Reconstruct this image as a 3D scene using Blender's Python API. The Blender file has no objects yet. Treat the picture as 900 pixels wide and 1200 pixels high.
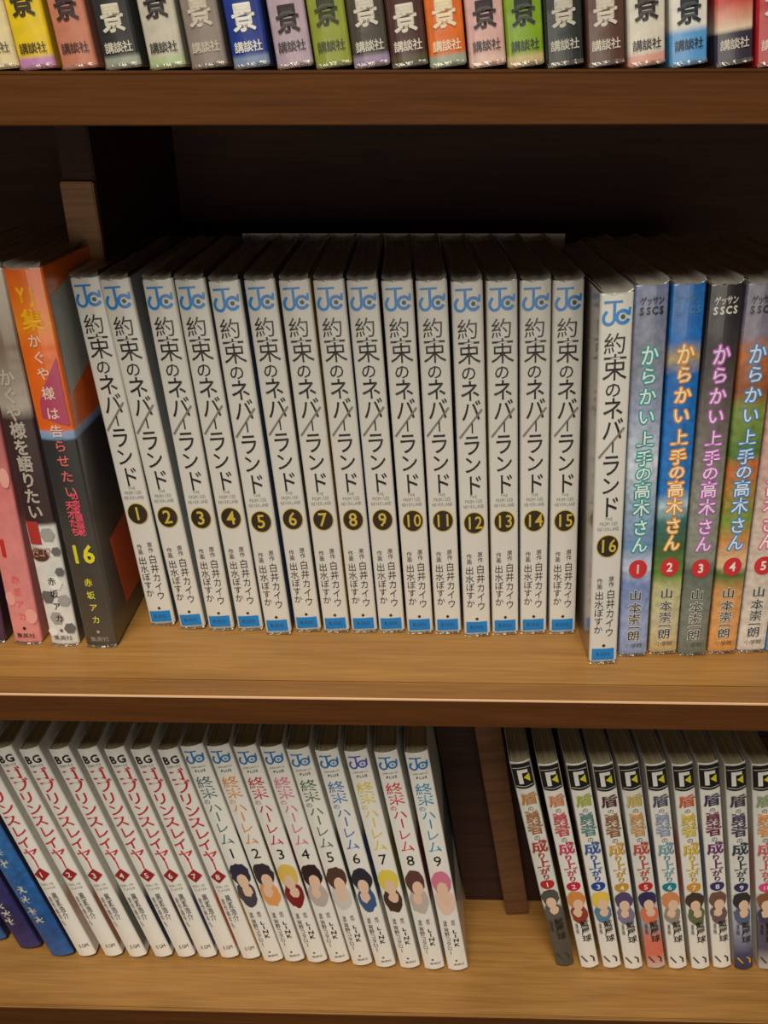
import bpy, math, random
from mathutils import Vector, Matrix
random.seed(7)
S = bpy.context.scene
COL = S.collection
MM = 0.001
BASE = 1.45                      # eye height of the photographer; z below is given relative to it

NW = 'zero one two three four five six seven eight nine ten eleven twelve thirteen fourteen fifteen sixteen'.split()
# ------------------------------------------------------------------ camera
F, PITCH, YAW, ROLL = 972.0, 26.75, 1.43, -0.17
cd = bpy.data.cameras.new('camera'); cam = bpy.data.objects.new('camera', cd); COL.objects.link(cam)
cd.sensor_fit = 'VERTICAL'; cd.sensor_height = 24; cd.lens = F * 24 / 1200
cd.clip_start = 0.01
CM = Matrix.Rotation(math.radians(YAW), 4, 'Z') @ Matrix.Rotation(math.radians(90 - PITCH), 4, 'X') @ Matrix.Rotation(math.radians(ROLL), 4, 'Z')
cam.matrix_world = Matrix.Translation((0, 0, BASE)) @ CM
S.camera = cam
RM = CM.to_3x3()

def ray(px, py): return RM @ Vector(((px - 450) / F, -(py - 600) / F, -1))
def on_floor(px, py, drop):      # point on a horizontal plane `drop` m below the eye (result relative to the eye)
    d = ray(px, py); return d * (-drop / d.z)
def on_plane(px, py, dist):      # point on the vertical plane at depth dist
    d = ray(px, py); return d * (dist / d.y)

# ------------------------------------------------------------------ light, world, exposure
S.view_settings.view_transform = 'Standard'; S.view_settings.look = 'None'
S.view_settings.gamma = 1; S.view_settings.use_curve_mapping = False
S.view_settings.exposure = 0.0
w = bpy.data.worlds.new('world'); S.world = w; w.use_nodes = True
w.node_tree.nodes['Background'].inputs[0].default_value = (1, .86, .70, 1)
w.node_tree.nodes['Background'].inputs[1].default_value = 0.05
def area(name, loc, target, sx, sy, power, colr):
    l = bpy.data.lights.new(name, 'AREA'); l.shape = 'RECTANGLE'; l.size = sx; l.size_y = sy; l.energy = power; l.color = colr
    o = bpy.data.objects.new(name, l); COL.objects.link(o); o.location = loc
    o.rotation_euler = (Vector(target) - Vector(loc)).to_track_quat('-Z', 'Y').to_euler(); return o
area('ceiling_lamp', (-0.2, -0.5, BASE + 1.3), (-0.2, -0.5, BASE), 0.7, 0.95, 38, (1, .92, .78))
area('aisle_fill', (0.1, -2.0, BASE - .3), (0, .35, BASE - .4), 1.8, 0.8, 14.5, (1, .92, .78))  # unseen frontal fill added for dim room light and to brighten lower spines

# ------------------------------------------------------------------ materials
def lin(c):
    return tuple((x / 255 / 12.92 if x / 255 <= .04045 else ((x / 255 + .055) / 1.055) ** 2.4) for x in c[:3]) + (1,)
MC = {}
def mat(name, base=(200, 200, 200), rough=.5, coat=0, bump=0, bscale=60, var=0, vscale=40):
    key = (name, base, rough, coat)
    if key in MC: return MC[key]
    m = bpy.data.materials.new(name); m.use_nodes = True; nt = m.node_tree; n = nt.nodes; b = n['Principled BSDF']
    b.inputs['Roughness'].default_value = rough
    b.inputs['Coat Weight'].default_value = coat; b.inputs['Coat Roughness'].default_value = .12
    tc = n.new('ShaderNodeTexCoord')
    if var:
        no = n.new('ShaderNodeTexNoise'); no.inputs['Scale'].default_value = vscale; no.inputs['Detail'].default_value = 4
        nt.links.new(tc.outputs['Object'], no.inputs['Vector'])
        mx = n.new('ShaderNodeMix'); mx.data_type = 'RGBA'; a = lin(base)
        mx.inputs['A'].default_value = tuple(max(0, x * (1 - var)) for x in a[:3]) + (1,)
        mx.inputs['B'].default_value = tuple(min(1, x * (1 + var)) for x in a[:3]) + (1,)
        nt.links.new(no.outputs['Fac'], mx.inputs['Factor']); nt.links.new(mx.outputs['Result'], b.inputs['Base Color'])
    else: b.inputs['Base Color'].default_value = lin(base)
    if bump:
        no = n.new('ShaderNodeTexNoise'); no.inputs['Scale'].default_value = bscale; no.inputs['Detail'].default_value = 3
        nt.links.new(tc.outputs['Object'], no.inputs['Vector'])
        bp = n.new('ShaderNodeBump'); bp.inputs['Strength'].default_value = bump; bp.inputs['Distance'].default_value = .001
        nt.links.new(no.outputs['Fac'], bp.inputs['Height'])
        nt.links.new(bp.outputs['Normal'], b.inputs['Coat Normal' if coat else 'Normal'])
    MC[key] = m; return m

def print_mat(name, stops, h, mot=.15, mscale=90, coat=.5, warp=.05):
    """printed cover: colours change up the spine (object z), edges of the fields distorted by noise"""
    m = bpy.data.materials.new(name); m.use_nodes = True; nt = m.node_tree; n = nt.nodes; L = nt.links.new; b = n['Principled BSDF']
    b.inputs['Roughness'].default_value = .4; b.inputs['Coat Weight'].default_value = coat; b.inputs['Coat Roughness'].default_value = .14
    tc = n.new('ShaderNodeTexCoord'); sp = n.new('ShaderNodeSeparateXYZ'); L(tc.outputs['Object'], sp.inputs[0])
    no = n.new('ShaderNodeTexNoise'); no.inputs['Scale'].default_value = mscale; no.inputs['Detail'].default_value = 5; L(tc.outputs['Object'], no.inputs['Vector'])
    dv = n.new('ShaderNodeMath'); dv.operation = 'DIVIDE'; dv.inputs[1].default_value = h * MM; L(sp.outputs['Z'], dv.inputs[0])
    wp = n.new('ShaderNodeMath'); wp.operation = 'MULTIPLY_ADD'; wp.inputs[1].default_value = warp * 2; L(no.outputs['Fac'], wp.inputs[0])
    ad = n.new('ShaderNodeMath'); ad.operation = 'SUBTRACT'; L(dv.outputs[0], ad.inputs[0]); ad.inputs[1].default_value = warp
    L(ad.outputs[0], wp.inputs[2])
    cr = n.new('ShaderNodeValToRGB'); L(wp.outputs[0], cr.inputs[0]); e = cr.color_ramp.elements
    st = sorted((s[0] / h, s[1]) for s in stops)
    while len(e) < len(st): e.new(.5)
    for q, (p, c) in zip(e, st): q.position = p; q.color = lin(c)
    n2 = n.new('ShaderNodeTexNoise'); n2.inputs['Scale'].default_value = mscale * 4; n2.inputs['Detail'].default_value = 4; L(tc.outputs['Object'], n2.inputs['Vector'])
    mr = n.new('ShaderNodeMapRange'); mr.inputs['From Min'].default_value = .3; mr.inputs['From Max'].default_value = .7
    mr.inputs['To Min'].default_value = 1 - mot; mr.inputs['To Max'].default_value = 1 + mot; L(n2.outputs['Fac'], mr.inputs[0])
    vm = n.new('ShaderNodeVectorMath'); vm.operation = 'SCALE'; L(cr.outputs[0], vm.inputs[0]); L(mr.outputs[0], vm.inputs['Scale'])
    L(vm.outputs[0], b.inputs['Base Color'])
    n3 = n.new('ShaderNodeTexNoise'); n3.inputs['Scale'].default_value = 70; L(tc.outputs['Object'], n3.inputs['Vector'])
    bp = n.new('ShaderNodeBump'); bp.inputs['Strength'].default_value = .35; bp.inputs['Distance'].default_value = .001
    L(n3.outputs['Fac'], bp.inputs['Height']); L(bp.outputs['Normal'], b.inputs['Coat Normal'])
    return m

def wood(name, light, dark, rough=.42, spec=.35):
    m = bpy.data.materials.new(name); m.use_nodes = True; nt = m.node_tree; n = nt.nodes; L = nt.links.new; b = n['Principled BSDF']
    tc = n.new('ShaderNodeTexCoord'); mp = n.new('ShaderNodeMapping'); mp.inputs['Scale'].default_value = (2.2, 38, 38)
    L(tc.outputs['Object'], mp.inputs[0])
    no = n.new('ShaderNodeTexNoise'); no.inputs['Scale'].default_value = 3.2; no.inputs['Detail'].default_value = 8; no.inputs['Roughness'].default_value = .65; no.inputs['Distortion'].default_value = .5
    L(mp.outputs[0], no.inputs['Vector'])
    mp2 = n.new('ShaderNodeMapping'); mp2.inputs['Scale'].default_value = (14, 420, 420); L(tc.outputs['Object'], mp2.inputs[0])
    n2 = n.new('ShaderNodeTexNoise'); n2.inputs['Scale'].default_value = 2; n2.inputs['Detail'].default_value = 3; L(mp2.outputs[0], n2.inputs['Vector'])
    cr = n.new('ShaderNodeValToRGB'); L(no.outputs['Fac'], cr.inputs[0]); e = cr.color_ramp.elements
    e[0].position = .34; e[0].color = lin(dark); e[1].position = .62; e[1].color = lin(light)
    mr = n.new('ShaderNodeMapRange'); mr.inputs['From Min'].default_value = .35; mr.inputs['From Max'].default_value = .65; mr.inputs['To Min'].default_value = .86; mr.inputs['To Max'].default_value = 1.08
    L(n2.outputs['Fac'], mr.inputs[0])
    vm = n.new('ShaderNodeVectorMath'); vm.operation = 'SCALE'; L(cr.outputs[0], vm.inputs[0]); L(mr.outputs[0], vm.inputs['Scale']); L(vm.outputs[0], b.inputs['Base Color'])
    b.inputs['Roughness'].default_value = rough; b.inputs['Specular IOR Level'].default_value = spec
    bp = n.new('ShaderNodeBump'); bp.inputs['Strength'].default_value = .12; bp.inputs['Distance'].default_value = .0005
    L(n2.outputs['Fac'], bp.inputs['Height']); L(bp.outputs['Normal'], b.inputs['Normal'])
    return m
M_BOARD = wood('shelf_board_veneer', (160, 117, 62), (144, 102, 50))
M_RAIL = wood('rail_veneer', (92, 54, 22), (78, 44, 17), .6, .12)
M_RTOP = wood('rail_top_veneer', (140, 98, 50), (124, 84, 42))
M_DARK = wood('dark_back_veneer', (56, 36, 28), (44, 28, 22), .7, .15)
M_POST = wood('upright_veneer', (140, 100, 60), (112, 78, 46), .55)
M_EDGE = mat('worn_edge_highlight', (236, 190, 150), .35)  # pale wear along the rail edge, with the bevel's highlight painted in

def paper_mat(name, light, dark):
    m = bpy.data.materials.new(name); m.use_nodes = True; nt = m.node_tree; n = nt.nodes; L = nt.links.new; b = n['Principled BSDF']
    tc = n.new('ShaderNodeTexCoord'); mp = n.new('ShaderNodeMapping'); mp.inputs['Scale'].default_value = (2600, 30, 60); L(tc.outputs['Object'], mp.inputs[0])
    no = n.new('ShaderNodeTexNoise'); no.inputs['Scale'].default_value = 1; no.inputs['Detail'].default_value = 3; L(mp.outputs[0], no.inputs['Vector'])
    cr = n.new('ShaderNodeValToRGB'); L(no.outputs['Fac'], cr.inputs[0]); e = cr.color_ramp.elements
    e[0].position = .35; e[0].color = lin(dark); e[1].position = .6; e[1].color = lin(light)
    L(cr.outputs[0], b.inputs['Base Color']); b.inputs['Roughness'].default_value = .85
    bp = n.new('ShaderNodeBump'); bp.inputs['Strength'].default_value = .6; bp.inputs['Distance'].default_value = .0005
    L(no.outputs['Fac'], bp.inputs['Height']); L(bp.outputs['Normal'], b.inputs['Normal'])
    return m
M_PAGES = paper_mat('page_edges', (232, 222, 182), (176, 162, 120))
M_PAGES_D = paper_mat('page_edges_grey', (176, 168, 148), (110, 102, 86))

def film(haze=.34):
    m = bpy.data.materials.new('clear_film'); m.use_nodes = True; nt = m.node_tree; n = nt.nodes; L = nt.links.new
    n.remove(n['Principled BSDF']); out = n['Material Output']
    tr = n.new('ShaderNodeBsdfTransparent'); tr.inputs[0].default_value = (.80, .79, .77, 1)
    gl = n.new('ShaderNodeBsdfGlossy'); gl.inputs['Roughness'].default_value = .16; gl.inputs['Color'].default_value = (1, .97, .92, 1)
    df = n.new('ShaderNodeBsdfDiffuse'); df.inputs[0].default_value = (.6, .58, .54, 1)
    tc = n.new('ShaderNodeTexCoord'); no = n.new('ShaderNodeTexNoise'); no.inputs['Scale'].default_value = 220; no.inputs['Detail'].default_value = 3
    L(tc.outputs['Object'], no.inputs['Vector']); bp = n.new('ShaderNodeBump'); bp.inputs['Strength'].default_value = .7; bp.inputs['Distance'].default_value = .001
    L(no.outputs['Fac'], bp.inputs['Height']); L(bp.outputs['Normal'], gl.inputs['Normal'])
    fr = n.new('ShaderNodeFresnel'); fr.inputs[0].default_value = 1.45; L(bp.outputs['Normal'], fr.inputs['Normal'])
    m1 = n.new('ShaderNodeMixShader'); m1.inputs[0].default_value = haze; L(tr.outputs[0], m1.inputs[1]); L(df.outputs[0], m1.inputs[2])
    m2 = n.new('ShaderNodeMixShader'); L(fr.outputs[0], m2.inputs[0]); L(m1.outputs[0], m2.inputs[1]); L(gl.outputs[0], m2.inputs[2])
    L(m2.outputs[0], out.inputs[0]); return m
M_FILM = film(); M_CLEAR = film(.08)
WHITE = (238, 234, 224)
def cover_white(): return mat('glossy_white_cover', (238, 235, 228), .38, .45, .3, 60)
def flat(name, c): return mat(name, c, .42, .3)

# ------------------------------------------------------------------ mesh helpers
class MB:
    def __init__(s): s.v, s.f, s.m = [], [], []
    def add(s, verts, faces, mi=0):
        k = len(s.v); s.v += verts; s.f += [tuple(k + i for i in f) for f in faces]; s.m += [mi] * len(faces)
    def box(s, a, b, mi=0):
        x0, y0, z0 = a; x1, y1, z1 = b
        s.add([(x0,y0,z0),(x1,y0,z0),(x1,y1,z0),(x0,y1,z0),(x0,y0,z1),(x1,y0,z1),(x1,y1,z1),(x0,y1,z1)],
              [(3,2,1,0),(4,5,6,7),(0,1,5,4),(1,2,6,5),(2,3,7,6),(3,0,4,7)], mi)
    def mesh(s, name):
        me = bpy.data.meshes.new(name); me.from_pydata(s.v, [], s.f)
        me.polygons.foreach_set('material_index', s.m); me.update(); return me
def link(name, me, mats, parent=None, loc=(0, 0, 0)):
    o = bpy.data.objects.new(name, me); COL.objects.link(o)
    while len(me.materials) < len(mats): me.materials.append(None)
    for i, m in enumerate(mats):
        o.material_slots[i].link = 'OBJECT'; o.material_slots[i].material = m
    if parent: o.parent = parent
    o.location = loc; return o
def empty(name, loc, label, cat, group=None):
    o = bpy.data.objects.new(name, None); COL.objects.link(o); o.location = loc; o.empty_display_size = .02
    o['label'] = label; o['category'] = cat
    if group: o['group'] = group
    return o
def boxmesh(name, a, b, bev=.6 * MM):
    import bmesh
    m = MB(); m.box(a, b); me = m.mesh(name); bm = bmesh.new(); bm.from_mesh(me)
    bmesh.ops.bevel(bm, geom=bm.edges[:], offset=bev, segments=2, affect='EDGES'); bm.to_mesh(me); bm.free(); return me

# ------------------------------------------------------------------ glyphs (outlines of the built-in typeface)
GC = {}
def glyph(ch, off):
    if (ch, off) in GC: return GC[ch, off]
    c = bpy.data.curves.new('g', 'FONT'); c.body = ch; c.size = 1; c.offset = off; c.resolution_u = 2
    o = bpy.data.objects.new('g', c); me = o.to_mesh()
    xs = [v.co.x for v in me.vertices] or [0, 1]
    cx = .5 if ord(ch) > 0x2e80 else (min(xs) + max(xs)) / 2
    cy = .36 if ord(ch) > 0x2e80 else .343
    GC[ch, off] = ([(v.co.x - cx, v.co.y - cy) for v in me.vertices], [tuple(p.vertices) for p in me.polygons])
    o.to_mesh_clear(); bpy.data.objects.remove(o); bpy.data.curves.remove(c)
    return GC[ch, off]

class Ink(MB):
    """flat print laid on a spine; u across, v up in mm; follows the rounding of the spine"""
    def __init__(s, w, bulge, lift=.14, vs=1): super().__init__(); s.w, s.bu, s.lift, s.vs = w, bulge, lift, vs
    def P(s, u, v): return (u * MM, -(s.bu * max(0, 1 - (2 * u / s.w) ** 2) + s.lift) * MM, v * s.vs * MM)
    def ch(s, c, u, v, su, sv=None, off=0., mi=0, rot=0):
        sv = sv or su
        if off > .02:                                       # bold: the same outline struck several times
            k = off - .008
            for du, dv in ((-k, 0), (k, 0), (0, k), (0, -k)) + (((-k*.7, -k*.7), (k*.7, k*.7), (-k*.7, k*.7), (k*.7, -k*.7)) if off > .05 else ()):
                s.ch(c, u + du * su, v + dv * sv, su, sv, .008, mi, rot)
            return
        g = glyph(c, off); ca, sa = math.cos(rot), math.sin(rot)
        s.add([s.P(u + (x * ca - y * sa) * su, v + (x * sa + y * ca) * sv) for x, y in g[0]], g[1], mi)
    def col(s, txt, u, v0, v1, su, off=0., mi=0):          # one vertical column from v0 (top) down to v1
        p = (v0 - v1) / len(txt)
        for i, c in enumerate(txt):
            v = v0 - p * (i + .5)
            if c == '|': s.rect(u - .06 * su, u + .06 * su, v - .36 * p, v + .4 * p, mi, 1)
            else: s.ch(c, u, v, su, p * 1.02, off, mi)
    def row(s, txt, u0, u1, v, sv, off=0., mi=0):
        p = (u1 - u0) / len(txt)
        for i, c in enumerate(txt):
            if c != ' ': s.ch(c, u0 + p * (i + .5), v, p * (1.35 if ord(c) < 999 else 1.05), sv, off, mi)
    def rect(s, u0, u1, v0, v1, mi=0, n=6):
        V = []; Fc = []
        for i in range(n + 1):
            u = u0 + (u1 - u0) * i / n; V += [s.P(u, v0), s.P(u, v1)]
        for i in range(n): Fc.append((2*i, 2*i+2, 2*i+3, 2*i+1))
        s.add(V, Fc, mi)
    def disc(s, u, v, ru, rv, mi=0, n=24, wob=0, sd=0):
        r = random.Random(sd)
        s.poly([(u + ru * (1 + wob * (r.random() - .5)) * math.cos(a), v + rv * (1 + wob * (r.random() - .5)) * math.sin(a)) for a in [2 * math.pi * i / n for i in range(n)]], mi)
    def poly(s, pts, mi=0):
        cx = sum(p[0] for p in pts) / len(pts); cy = sum(p[1] for p in pts) / len(pts); q = []
        ns = 4 if len(pts) < 9 else 1
        for a, b in zip(pts, pts[1:] + pts[:1]): q += [(a[0] + (b[0] - a[0]) * i / ns, a[1] + (b[1] - a[1]) * i / ns) for i in range(ns)]
        n = len(q); V = [s.P(cx, cy)]
        for r in (.35, .7, 1): V += [s.P(cx + (x - cx) * r, cy + (y - cy) * r) for x, y in q]
        Fc = [(0, i + 1, (i + 1) % n + 1) for i in range(n)]
        for k in (0, 1): Fc += [(1 + k*n + i, 1 + (k+1)*n + i, 1 + (k+1)*n + (i+1) % n, 1 + k*n + (i+1) % n) for i in range(n)]
        s.add(V, Fc, mi)
    def stroke(s, pts, wd, mi=0):
        q = [pts[0]]
        for a, b in zip(pts, pts[1:]):
            m = max(1, int(math.hypot(b[0] - a[0], b[1] - a[1]) / 1.2)); q += [(a[0] + (b[0] - a[0]) * i / m, a[1] + (b[1] - a[1]) * i / m) for i in range(1, m + 1)]
        pts = q; V = []; n = len(pts)
        for i, (x, y) in enumerate(pts):
            a = pts[max(0, i - 1)]; b = pts[min(n - 1, i + 1)]; dx, dy = b[0] - a[0], b[1] - a[1]; l = math.hypot(dx, dy) or 1
            nx, ny = -dy / l * wd / 2, dx / l * wd / 2; V += [s.P(x - nx, y - ny), s.P(x + nx, y + ny)]
        s.add(V, [(2*i, 2*i+2, 2*i+3, 2*i+1) for i in range(n - 1)], mi)
def arc(cx, cy, r, a0, a1, n=18): return [(cx + r * math.cos(math.radians(a0 + (a1 - a0) * i / n)), cy + r * math.sin(math.radians(a0 + (a1 - a0) * i / n))) for i in range(n + 1)]

# ------------------------------------------------------------------ book body
def section(w, d, bu, inset=0, r=1.3):
    """open outline of the jacket seen from above, back-left -> spine -> back-right (mm)"""
    x = w / 2 - inset; y0 = inset; r = max(.3, r - inset)
    pts = [(-x, d - inset * 0)]
    for i in range(5):
        a = math.pi + math.pi / 2 * i / 4; pts.append((-x + r + r * math.cos(a), y0 + r + r * math.sin(a)))
    for i in range(1, 8):
        u = -x + r + (2 * x - 2 * r) * i / 8; pts.append((u, y0 - (bu if bu > 0 else 0) * (1 - (u / (x - r)) ** 2)))
    for i in range(5):
        a = 1.5 * math.pi + math.pi / 2 * i / 4; pts.append((x - r + r * math.cos(a), y0 + r + r * math.sin(a)))
    pts.append((x, d)); return pts
BODY = {}
def body(w, h, d, bu):
    k = (w, h, d, bu)
    if k in BODY: return BODY[k]
    o = section(w, d, bu); i_ = section(w, d, bu, .5); n = len(o); m = MB()
    rings = []
    for pts, zs, sc in ((o, (0, .7, h - .5, h), (.5, 0, 0, .25)), (i_, (h, h - .5, .7, 0), (0, 0, 0, 0))):
        for z, q in zip(zs, sc):
            rings.append([(x - math.copysign(q, x) * (1 if abs(x) > w * .3 else .3), y + (q if y < 3 else 0), z) for x, y in pts])
    V = [tuple(c * MM for c in p) for R in rings for p in R]
    Fc = []; Mi = []
    for a in range(8):
        b = (a + 1) % 8
        for j in range(n - 1):
            Fc.append((a*n+j, a*n+j+1, b*n+j+1, b*n+j)); Mi.append(1 if j == 0 else 2 if j == n - 2 else 0)
    for e in (0, n - 1):
        Fc.append(tuple(a * n + e for a in range(8))); Mi.append(0)
    me = bpy.data.meshes.new('cover'); me.from_pydata(V, [], Fc); me.polygons.foreach_set('material_index', Mi); me.update()
    # pages, the head dips a little towards the spine like a glued block
    m = MB(); p = section(w, d - 1.2, bu, .75, 1.6); n = len(p)
    bot = [(x, y, 1.2) for x, y in p]; top = [(x, y, h - 1.4) for x, y in p]
    V = [tuple(c * MM for c in q) for q in bot + top]
    Fc = [(j, (j+1) % n, n + (j+1) % n, n + j) for j in range(n)] + [tuple(range(n))[::-1], tuple(range(n, 2*n))]
    m.add(V, Fc); pg = m.mesh('page_block')
    # shrink film over the head: sheet with raised side seams and puckered front fold
    m = MB(); rr = random.Random(5); nx, ny = 8, 14; V = []
    for j in range(ny + 1):
        for i in range(nx + 1):
            s = i / nx * 2 - 1; y = (j / ny) * (d + 1) - .9
            z = h + .3 + 1.5 * abs(s) ** 5 + rr.random() * .6 + (1.2 if j == 0 else 0) * -1
            x = s * (w / 2 - .35) + rr.uniform(-.1, .1)
            if j == 0: y = -.15 - (bu) * (1 - s * s)
            if j == 1: y = .6 + rr.uniform(-.3, .3); z += rr.random() * .5
            V.append((x * MM, y * MM, z * MM))
    m.add(V, [(j*(nx+1)+i, j*(nx+1)+i+1, (j+1)*(nx+1)+i+1, (j+1)*(nx+1)+i) for j in range(ny) for i in range(nx)])
    fl = m.mesh('film')
    for q in fl.polygons: q.use_smooth = True
    m = MB()                                            # crimped lip of the wrapper at the foot
    V = []; n2 = 14
    for zz, oo in ((1.5, .1), (.8, .3), (.3, .7), (.1, .2)):
        for i in range(n2 + 1):
            s = i / n2 * 2 - 1; V.append(((s * (w / 2 - .25) + rr.uniform(-.1, .1)) * MM, (-bu * (1 - s * s) - oo * (1 + rr.random())) * MM, (zz + rr.uniform(-.1, .1)) * MM))
    m.add(V, [(j*(n2+1)+i, (j+1)*(n2+1)+i, (j+1)*(n2+1)+i+1, j*(n2+1)+i+1) for j in range(3) for i in range(n2)])
    ff = m.mesh('film_fold')
    m = MB()                                            # welded side seams of the wrapper
    for sx in (-1, 1):
        V = []; n_ = 16
        for j in range(n_ + 1):
            y = d * j / n_; x = sx * (w / 2 - .3) + .25 * math.sin(j * 1.3 + sx) * rr.random(); z = h + .9 + .5 * rr.random()
            V += [((x - .16) * MM, y * MM, z * MM), ((x + .16) * MM, y * MM, (z + .15) * MM)]
        m.add(V, [(2*j, 2*j+1, 2*j+3, 2*j+2) for j in range(n_)])
    sm = m.mesh('film_seam')
    BODY[k] = (me, pg, fl, sm, ff); return BODY[k]

def place(b, drop):
    """pixel measurements of the spine's corners -> foot x, depth, lean (metres / radians, relative to the eye)"""
    xbl, xbr, yb, xtl, xtr, yt = b['px']
    if 'D' in b: P = on_plane((xbl + xbr) / 2, yb, b['D']); 
    else: P = on_floor((xbl + xbr) / 2, yb, drop)
    D = P.y; T = on_plane((xtl + xtr) / 2, yt, D)
    if 'xs' in b: th = b['xs']
    else: th = math.atan2(P.x - T.x, T.z + drop)
    hw = b['w'] * MM / 2 / math.cos(th)
    return P.x, D, th, hw
def settle(books, drop, gap=.35, anchor=None):
    for b in books:
        x, D, th, hw = place(b, drop); b['D_'] = D; b['th'] = th; b['l'] = x - hw; b['r_'] = x + hw
    n = len(books)
    for it in range(60):                                   # push neighbours apart until no two jackets intersect
        for i in range(n - 1):
            a, c = books[i], books[i + 1]
            for z in (0, 1):
                H = .172 * z
                need = (a['r_'] - H * math.tan(a['th'])) + gap * MM - (c['l'] - H * math.tan(c['th']))
                if need > 0:
                    if z:
                        k = need / 2 / H; a['th'] += k * .8; c['th'] -= k * .8
                    a['l'] -= need / 2 * (not z); a['r_'] -= need / 2 * (not z); c['l'] += need / 2 * (not z); c['r_'] += need / 2 * (not z)
def book(b, drop, body_k, mats, film=False, name='comic_book', pages=None, cat='book'):
    w_, h, d, bu = body_k; th = b['th']; lift = abs(math.sin(th)) * w_ / 2 * MM
    cx = (b['l'] + b['r_']) / 2; zl = lift + .1 * MM
    r = empty(name, (0, 0, 0), b['label'], cat, b['group'])
    # origin = middle of the foot of the spine, lifted so that the low corner rests on the board
    r.location = (cx - math.sin(th) * 0, b['D_'], BASE - drop + zl)
    r.rotation_euler = (0, -th, 0)
    me, pg, fl, sm, ff = body(*body_k)
    link('cover', me, mats, r); link('page_block', pg, [pages or M_PAGES], r)
    if film: link('film_fold', ff, [M_CLEAR], r); link('film_seam', sm, [mat('film_seam', (170, 166, 156), .25)], link('plastic_film', fl, [M_FILM], r))
    return r
INKC = {}
def ink(key, fn, w, bu, lift=.14, vs=1):
    if key not in INKC:
        k = Ink(w, bu, lift, vs); fn(k); INKC[key] = k.mesh(key)
    return INKC[key]

# ================================================================== BOOKCASE
D0, H1, H2, HU, T = .2956, .2433, .474, -.0067, .0158
bc = empty('bookcase', (0, D0, BASE - .78), 'dark brown wooden bookcase with pale front boards holding three rows of comics', 'bookcase')
XL, XR, DB = -.46, .46, .245
def shelf(drop, th=T, rd=.0115):
    z = -drop + .78; same = drop > .4
    s = link('shelf', boxmesh('shelf', (XL + .018, rd + .0003, z - th), (XR - .018, DB - .006, z)), [M_BOARD], bc)
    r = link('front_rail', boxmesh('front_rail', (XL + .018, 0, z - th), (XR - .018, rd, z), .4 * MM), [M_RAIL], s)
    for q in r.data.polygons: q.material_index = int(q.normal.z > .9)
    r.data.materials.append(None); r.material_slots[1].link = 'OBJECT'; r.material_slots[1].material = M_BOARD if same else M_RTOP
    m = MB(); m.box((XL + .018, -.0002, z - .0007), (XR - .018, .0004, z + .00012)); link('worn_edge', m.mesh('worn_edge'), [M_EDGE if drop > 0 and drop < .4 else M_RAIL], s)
    return s
shelf(HU); shelf(H1); shelf(H2, rd=.0016); shelf(H2 + .262); shelf(HU - .262)
for nm, a, b in (('side_panel', (XL, 0, -.0), (XL + .018, DB, 1.07)), ('side_panel', (XR - .018, 0, -.0), (XR, DB, 1.07))):
    link(nm, boxmesh(nm, a, b), [M_POST], bc)
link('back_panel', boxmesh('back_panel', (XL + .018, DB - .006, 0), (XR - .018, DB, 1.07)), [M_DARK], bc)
# upright behind the middle row, left; dark body colour paints its shaded side
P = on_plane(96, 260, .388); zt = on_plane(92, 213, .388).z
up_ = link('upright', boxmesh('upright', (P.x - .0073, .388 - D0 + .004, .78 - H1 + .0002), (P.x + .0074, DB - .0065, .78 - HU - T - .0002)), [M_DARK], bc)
link('lit_edge_strip', boxmesh('lit_edge_strip', (P.x - .0074, .388 - D0, .78 - H1 + .0002), (P.x + .0074, .388 - D0 + .0038, .78 + zt)), [M_POST], up_)  # pale front stops at the shelf's shadow line, so shade above is painted

# ================================================================== MIDDLE ROW
NUM = 'comics with white spines and black title'
BLUE = flat('blue_print', (0, 128, 208)); BLACK = flat('black_print', (28, 24, 22)); GREY = flat('grey_print', (128, 122, 114))
GOLD = flat('gold_print', (206, 178, 62)); DISC = flat('dark_brown_print', (46, 32, 20)); GREEN = flat('green_print', (40, 70, 40))
def jc_emblem(k, dot=True, s=1, v0=172, u0=-.1):
    q = lambda X, Y: (u0 + (X - 198) / 23.2 * s, v0 - (Y - 12) / 22 * s)
    k.stroke([q(85, 21), q(250, 21)], .85 * s)
    st = [q(178, 24), q(178, 150)] + [(lambda a: q(130 + 48 * math.cos(a), 160 + 52 * math.sin(a)))(math.radians(t)) for t in range(0, 200, 14)] + [q(92, 125), q(112, 98)]
    k.stroke(st, 1.15 * s)
    cx, cy = q(255, 152)
    k.stroke(arc(cx, cy, 2.4 * s, 24 if dot else 0, 338 if dot else 360, 26), (1.35 if dot else 1.1) * s); k.stroke([q(316, 74), q(313, 138)], .9 * s)
    if dot: k.disc(cx, cy, .95 * s, .95 * s, 1)
    else: k.stroke([(cx - 1.2 * s, cy), (cx + 1.2 * s, cy)], .45 * s); k.stroke([(cx, cy - 1.2 * s), (cx, cy + 1.2 * s)], .45 * s)
def pn_title(k):
    for c, v0, v1, s, u in (('約',159.4,150.6,9.2,-.3),('束',151,139.6,10.4,0),('の',139.6,132.6,7,-.4),('ネ',133,123,9,-.1),('バ',124,113.6,9,0.1),('ラ',108,97.4,8.8,0),('ン',97.8,88.6,8.6,0),('ド',88.4,77.6,8.8,.4)):
        k.ch(c, u, (v0 + v1) / 2, s, (v0 - v1) * 1.04, 0. if c in '約束' else .008)
    k.rect(.1, .75, 108.6, 113.6, 0, 1)
    k.stroke([(4.9, 119.5), (-5.2, 106.5)], .9, 1)
def pn_sub(k):
    k.row('THE', -1.8, 1.8, 77.3, 2.1); k.row('PROMISED', -4, 4, 74.9, 2.4); k.row('NEVERLAND', -4.7, 4.7, 72.3, 2.4)
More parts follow.
